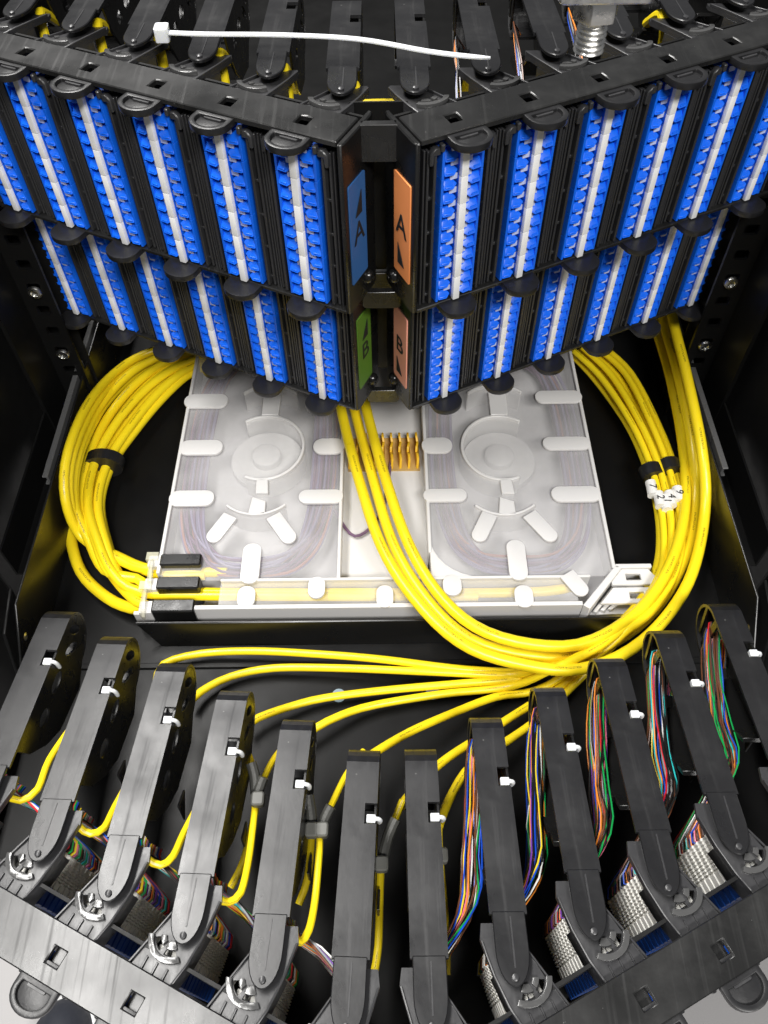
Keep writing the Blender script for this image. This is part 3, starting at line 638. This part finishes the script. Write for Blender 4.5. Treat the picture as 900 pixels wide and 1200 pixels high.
# three heavy cables from under the middle, round the front and up the far side
UA = [(424, 455), (432, 490), (450, 555), (480, 640), (520, 703), (570, 741), (640, 757), (695, 750), (752, 712), (788, 655), (803, 590), (800, 520), (785, 440), (769, 385), (764, 350)]
UB = [(410, 455), (418, 490), (437, 560), (462, 640), (500, 702), (550, 748), (620, 768), (690, 765), (757, 725), (800, 660), (814, 590), (811, 520), (795, 440), (780, 385), (774, 350)]
UC = [(396, 455), (402, 490), (420, 560), (447, 640), (486, 702), (538, 752), (600, 776), (680, 784), (752, 752), (806, 684), (826, 600), (823, 530), (806, 445), (791, 385), (784, 350)]
for i, (u_, lab) in enumerate(((UA, 'inner'), (UB, 'middle'), (UC, 'outer'))):
    zs = [-158, -156, -154, -153, -156, -160, -166, -168, -168, -168, -170, -172, -170, -160, -150]
    pts = [PC(q[0], q[1], z + (5, -5, 4)[i]) for q, z in zip(u_, zs)]
    cable(pts, 3.75, 'thick yellow cable, %s of three looping from B panel round the cassette front' % lab, 'thick looping cables', step=8)
# translucent ties at the cassette inlet
for i, (x, y0, y1) in enumerate(((176, 656, 690), (168, 690, 722))):
    mbt = MB().tube([P(x, y1, -186), P(x - 1, y1 - 3, -172), P(x, (y0 + y1) / 2, -168), P(x + 2, y0 + 3, -172), P(x + 3, y0, -184)], 1.8, 8, 3, sx=2.0)
    p = P(x + 4, y0 - 1, -172); mbt.box(p.x - 4, p.x + 4, p.y - 3, p.y + 3, -177, -168)
    single('clear_cable_tie', mbt, 'clear_tie', 'clear cable tie on the %s clamped yellow cables at the cassette inlet' % ('upper' if i == 0 else 'lower'), 'cable tie')

# ------------------------------------------------------------------ breakout tubes, sleeves and clips between the front arms
def zz(k): return -128
UT = {1: [(340, 1086), (343, 1098), (352, 1104), (362, 1090), (369, 1055), (374, 1000), (376, 970), (390, 940), (406, 908), (426, 880)],
      2: [(250, 1040), (256, 1052), (268, 1057), (282, 1046), (291, 1010), (297, 965), (300, 938), (308, 915), (322, 888), (345, 860)],
      3: [(163, 993), (172, 1006), (188, 1014), (203, 1003), (216, 975), (240, 930)],
      4: [(84, 953), (92, 968), (106, 977), (122, 970), (135, 945), (160, 900)],
      5: [(-6, 915), (6, 930), (24, 938), (44, 925), (58, 890), (85, 850)]}
for k, px in UT.items():
    pts = [P(q[0], q[1], -107 - 2.5 * min(j, 3) - (8 * max(0, j - 3))) for j, q in enumerate(px)]
    cable(pts, 1.8, 'yellow breakout tube hooked under tongue of %s guide arm from middle' % ORD[k], 'yellow breakout tubes', 'breakout_tube', 10, 4)
EX = [([(283, 866), (293, 890), (299, 915), (300, 938), (297, 962), (285, 1010), (270, 1040)], 'dropping between the fourth and fifth arms'),
      ([(355, 905), (361, 930), (365, 955), (365, 985), (360, 1030), (350, 1060)], 'dropping between the fifth and middle arms'),
      ([(472, 938), (462, 962), (453, 985), (447, 1012), (445, 1050), (443, 1110), (437, 1147)], 'dropping between the two middle arms'),
      ([(514, 966), (515, 1000), (520, 1060), (523, 1110), (523, 1142)], 'dropping beside the middle arm towards the tagged side')]
for px, lab in EX:
    pts = [P(q[0], q[1], -150 - 2 * j) for j, q in enumerate(px)]
    cable(pts, 2.0, 'thin yellow tube ' + lab, 'yellow tubes between the arms', 'breakout_tube', 10, 4)
for px, lab in (([(309, 911), (304, 924), (301, 937)], 'right of the fourth arm'), ([(294, 894), (298, 908), (300, 930)], 'beside the fourth arm wall'), ([(388, 945), (381, 958), (377, 972)], 'against the middle arm'), ([(361, 932), (364, 950), (366, 970)], 'beside the fifth arm wall'), ([(464, 960), (455, 980), (448, 1008)], 'between the two middle arms')):
    single('shrink_sleeve', MB().tube([P(q[0], q[1], -131 - 2 * j) for j, q in enumerate(px)], 2.9, 10, 3), 'sleeve', 'grey shrink sleeve on a yellow tube ' + lab, 'sleeve', 'grey shrink sleeves')
for px, lab in (((302, 936), 'right of the fourth arm'), ((365, 972), 'beside the fifth arm'), ((377, 972), 'against the middle arm'), ((447, 1012), 'between the two middle arms'), ((517, 1002), 'beyond the middle arms')):
    p = P(*px, -130); m_ = MB().prism(rrect(-3.3, 3.3, -3.6, 3.6, 1.6), -5, 1.5, lambda u, v, w: (p.x + u, p.y + v, p.z + w))
    single('tube_clip', m_, 'clip_grey', 'small grey clip on the yellow tubes ' + lab, 'clip', 'grey tube clips', .8)

# ------------------------------------------------------------------ connector boots and fibre strands behind the front rail
def boot_mesh():
    m = MB()
    for sx in (-3.4, 3.4):
        m.box(sx - 2.2, sx + 2.2, 8, 33.5, 1.6, 5.2)
        m.box(sx - 3.1, sx + 3.1, 9, 16, .7, 6.1)
        for i in range(9): e = i * .07; m.box(sx - 3.1 + e, sx + 3.1 - e, 17 + i * 1.85, 18.1 + i * 1.85, .8 + e, 6.0 - e)
    return m.mesh('boot', 'boot_white', .25)
BOOT = boot_mesh()
CON = MB().box(-6.6, 6.6, 0, 9, .4, 6.4).mesh('connector', 'dark_blue', .4)
CODE = list(FIB)
for s in (-1, 1):
    for k in range(1, 6):
        base = to_world('C', s, .75 + PITCH * (k - 1), 11.2, -94.7) + Vector((-s * 3.5, 0, 0)); a = s * TH * .8; R3 = Matrix.Rotation(a, 3, 'Z')
        t = thing('fibre_harness', 'white boots and coloured fibres beside %s front guide arm from middle, %s' % (ORD[k], CS[s]), 'fibre harness', base, a, 'fibre harnesses of the front tray')
        tip = TIPS[('C', s, k)]
        for i in range(12):
            z = i * 7.2
            o = obj('connector', CON, t); o.location = (0, 0, z * S)
            o = obj('boot', BOOT, t); o.location = (0, 0, z * S); o.scale.y = .74 if s < 0 else .9
            for q in (-4.2, -2.4, .2, 2.2, 4.2):
                lp = Vector((q, 24.6 if s < 0 else 30, z + 3.4)); wp = base + R3 @ lp; dirv = R3 @ Vector((0, 1, 0))
                j = random.uniform(-1, 1); fr_ = i / 11
                if s < 0:
                    g = max(0, min(1.9, 1.6 * (1 - fr_) + (q + 4.2) * .035)); u0 = UT[k][int(g)]; u1 = UT[k][int(g) + 1]; g -= int(g)
                    end = P(u0[0] + (u1[0] - u0[0]) * g, u0[1] + (u1[1] - u0[1]) * g, -127) + Vector((random.uniform(-1, 1), 0, -3 * (1 - fr_)))
                    pts = [wp - dirv * 1, wp + dirv * 7, (wp + dirv * 14) * .4 + end * .6 + Vector((random.uniform(-1, 1), 0, 1)), end, end + Vector((-4, 10, -10))]
                else:
                    ins = tip + Vector((-9.0 + random.uniform(-3.4, 4.5), 0, 0)); lo = min(1, max(0, 1 - fr_ + random.uniform(-.25, .25))); j2 = random.uniform(-2, 2)
                    pts = [wp - dirv * 1, wp + dirv * 5 + Vector((0, 0, -1)), Vector((ins.x - 8 + 2 * j, tip.y + 34 + 4 * j, -124 - 28 * lo)),
                           Vector((ins.x - 3.5 + j2, tip.y + 60, -134 - 18 * lo + 2 * j)), Vector((ins.x + j - j2 * .5, tip.y + 86, -136 - 12 * lo + j)),
                           Vector((ins.x + 1.5 + j, tip.y + 106, -130 - 10 * lo)), Vector((ins.x + 4 + j, tip.y + 117 - 8 * lo, -127 - 6 * lo)), Vector((ins.x + 10, tip.y + 119 - 9 * lo, -138)), Vector((ins.x + 11, tip.y + 100, -152))]
                mbf = MB().tube(pts, .55 if s < 0 else .42, 5, 8); me = mbf.mesh('fibre_strand', 'fibre_' + random.choice(CODE + (['black', 'white', 'blue', 'red'] if s < 0 else ['black'] * 6 + ['brown'] * 3 + ['orange', 'slate', 'green', 'blue'])), 0)
                o = obj('fibre_strand', me, t); o.matrix_parent_inverse = (Matrix.Translation(base * S) @ R3.to_4x4()).inverted()

# fibres seen in the arms behind the A panel, and yellow cable ends rising there
for k in range(1, 4):
    tip = TIPS[('A', 1, k)]
    t = thing('fibre_harness', 'coloured fibres on guide arm behind A panel, %s out from orange label' % ORD[k], 'fibre harness', tip + Vector((-9, 60, -40)), 0, 'fibres behind the A panel')
    for i in range(7):
        j = random.uniform(-1.5, 1.5)
        pts = [tip + Vector((-8 + j, 34, -48 + i)), tip + Vector((-8.5 + j, 60, -40 + 1.5 * i)), tip + Vector((-8 - j, 95, -34 + i)), tip + Vector((-6, 112, -34)), tip + Vector((0, 114, -44))]
        part('fibre_strand', MB().tube(pts, .5, 5, 8), 'fibre_' + ['black', 'brown', 'orange', 'black', 'blue', 'black', 'slate'][(i + k) % 7], t)
for i, (px, py) in enumerate(((119, 45), (190, 62), (262, 82), (337, 100), (420, 122), (711, 55), (778, 35), (52, 32))):
    p = P(px, py + 8, 84); a = Vector((p.x, p.y - 2, 60)); b_ = p + Vector((-1.5, 8, 8)); c_ = p + Vector((-2, 30, -6))
    cable([a, p, b_, c_], 2.8, 'yellow cable end behind the A panel, beside the %s arm %s' % (ORD[[4, 3, 2, 1, 0, 3, 4, 5][i]], 'past the orange label' if px > 450 else 'past the blue label'), 'yellow cable ends behind the A panel', 'yellow_cable', 10, 4)
for i in range(5):
    y = 128 + i * 9
    cable([(-70, y + 4, 12 + i * 2), (-30, y, 14 + i * 3), (30, y + random.uniform(-4, 4), 14 + i * 3), (75, y + 6, 12)], 4, 'yellow cable across the deck, %s back from the A panel' % ORD[i], 'deck cables behind the A panel')

# ------------------------------------------------------------------ loose tie, bolt, shoe
a = P(190, 38, 108); b_ = P(575, 68, 108)
pts = [a, P(240, 40, 109), P(330, 41, 109), P(420, 46, 109), P(500, 60, 108), P(548, 66, 108), b_]
tie = thing('cable_tie', 'loose white nylon cable tie lying across the arms behind the A panel', 'cable tie', (a.x, a.y, 105))
pp = spline([Vector(q) for q in pts], 6)
m_ = MB(); n_ = len(pp)
for i, p in enumerate(pp):
    d = (pp[min(i + 1, n_ - 1)] - pp[max(i - 1, 0)]).normalized(); n0 = Vector((-d.y, d.x, 0)).normalized(); hw = 1.6 if i < n_ - 2 else (1.2 if i == n_ - 2 else .5); lean = Vector((0, 0, 1))
    m_.v += [p + n0 * hw + lean * .6, p - n0 * hw + lean * .6, p - n0 * hw - lean * .6, p + n0 * hw - lean * .6]
for i in range(n_ - 1):
    for j in range(4): m_.f.append((i * 4 + j, i * 4 + (j + 1) % 4, i * 4 + 4 + (j + 1) % 4, i * 4 + 4 + j))
m_.f += [(0, 1, 2, 3), tuple(4 * n_ - 4 + j for j in range(4))]
part('strap', m_, 'tie_white', tie, .2)
part('head', MB().plate(rrect(a.x - 3.4, a.x + 3.4, a.y - 4, a.y + 4, 1.2), [rrect(a.x - 1.2, a.x + 1.2, a.y - 1.8, a.y + 1.8, .3)], 104.6, 111), 'tie_white', tie, .5)

bz = 138; c = P(689, 60, bz)
bolt = thing('hex_bolt', 'galvanised threaded bolt with hex nut and plate above the panel rail', 'bolt', (c.x, c.y, bz))
R_ = 6.2; m_ = MB(); prof = [(R_ - 1.4, 0)]; 
for i in range(6): prof += [(R_, .6 + i * 2.1), (R_ - .25, 1.1 + i * 2.1), (R_ - 1.1, 1.65 + i * 2.1), (R_ - .9, 2.3 + i * 2.1)]
part('thread', m_.lathe(prof, c, 28), 'bright_metal', bolt, sharp=60)
part('hex_nut', MB().prism([(9.4 * math.cos(math.radians(60 * i + 12)), 9.4 * math.sin(math.radians(60 * i + 12))) for i in range(6)], 12.8, 21.8, lambda u, v, w: (c.x + u, c.y + v, c.z + w)), 'bright_metal', bolt, .8, seg=2)
part('plate', MB().prism(rrect(-17, 19, -12, 14, 3), 21.8, 26, lambda u, v, w: (c.x + u, c.y + v, c.z + w)), 'bright_metal', bolt, .8)

# shoe below the tray edge
p = P(70, 1215, -960)
sh = thing('shoe', 'dark shoe toe on the pale floor below the front tray rail', 'shoe', (p.x, p.y, -1000))
def shoe(zs, grow):
    m = MB(); n = 20; rows = []
    for z, k in zs: rows.append([(p.x + (52 * k + grow) * math.cos(2 * math.pi * i / n), p.y - 70 + (118 * k + grow) * math.sin(2 * math.pi * i / n) * (1 if math.sin(2 * math.pi * i / n) > 0 else 1.2), z) for i in range(n)])
    for r in rows: m.v += [Vector(q) for q in r]
    for a in range(len(rows) - 1):
        for i in range(n): m.f.append((a * n + i, a * n + (i + 1) % n, a * n + n + (i + 1) % n, a * n + n + i))
    m.f += [tuple(range(n))[::-1], tuple((len(rows) - 1) * n + i for i in range(n))]; return m
part('upper', shoe([(-975, 1), (-962, .98), (-945, .9), (-930, .74), (-922, .5), (-918, .2)], 0), 'shoe_black', sh)
part('sole', shoe([(-1000, 1), (-976, 1.02)], 3), 'shoe_white', sh, 2)
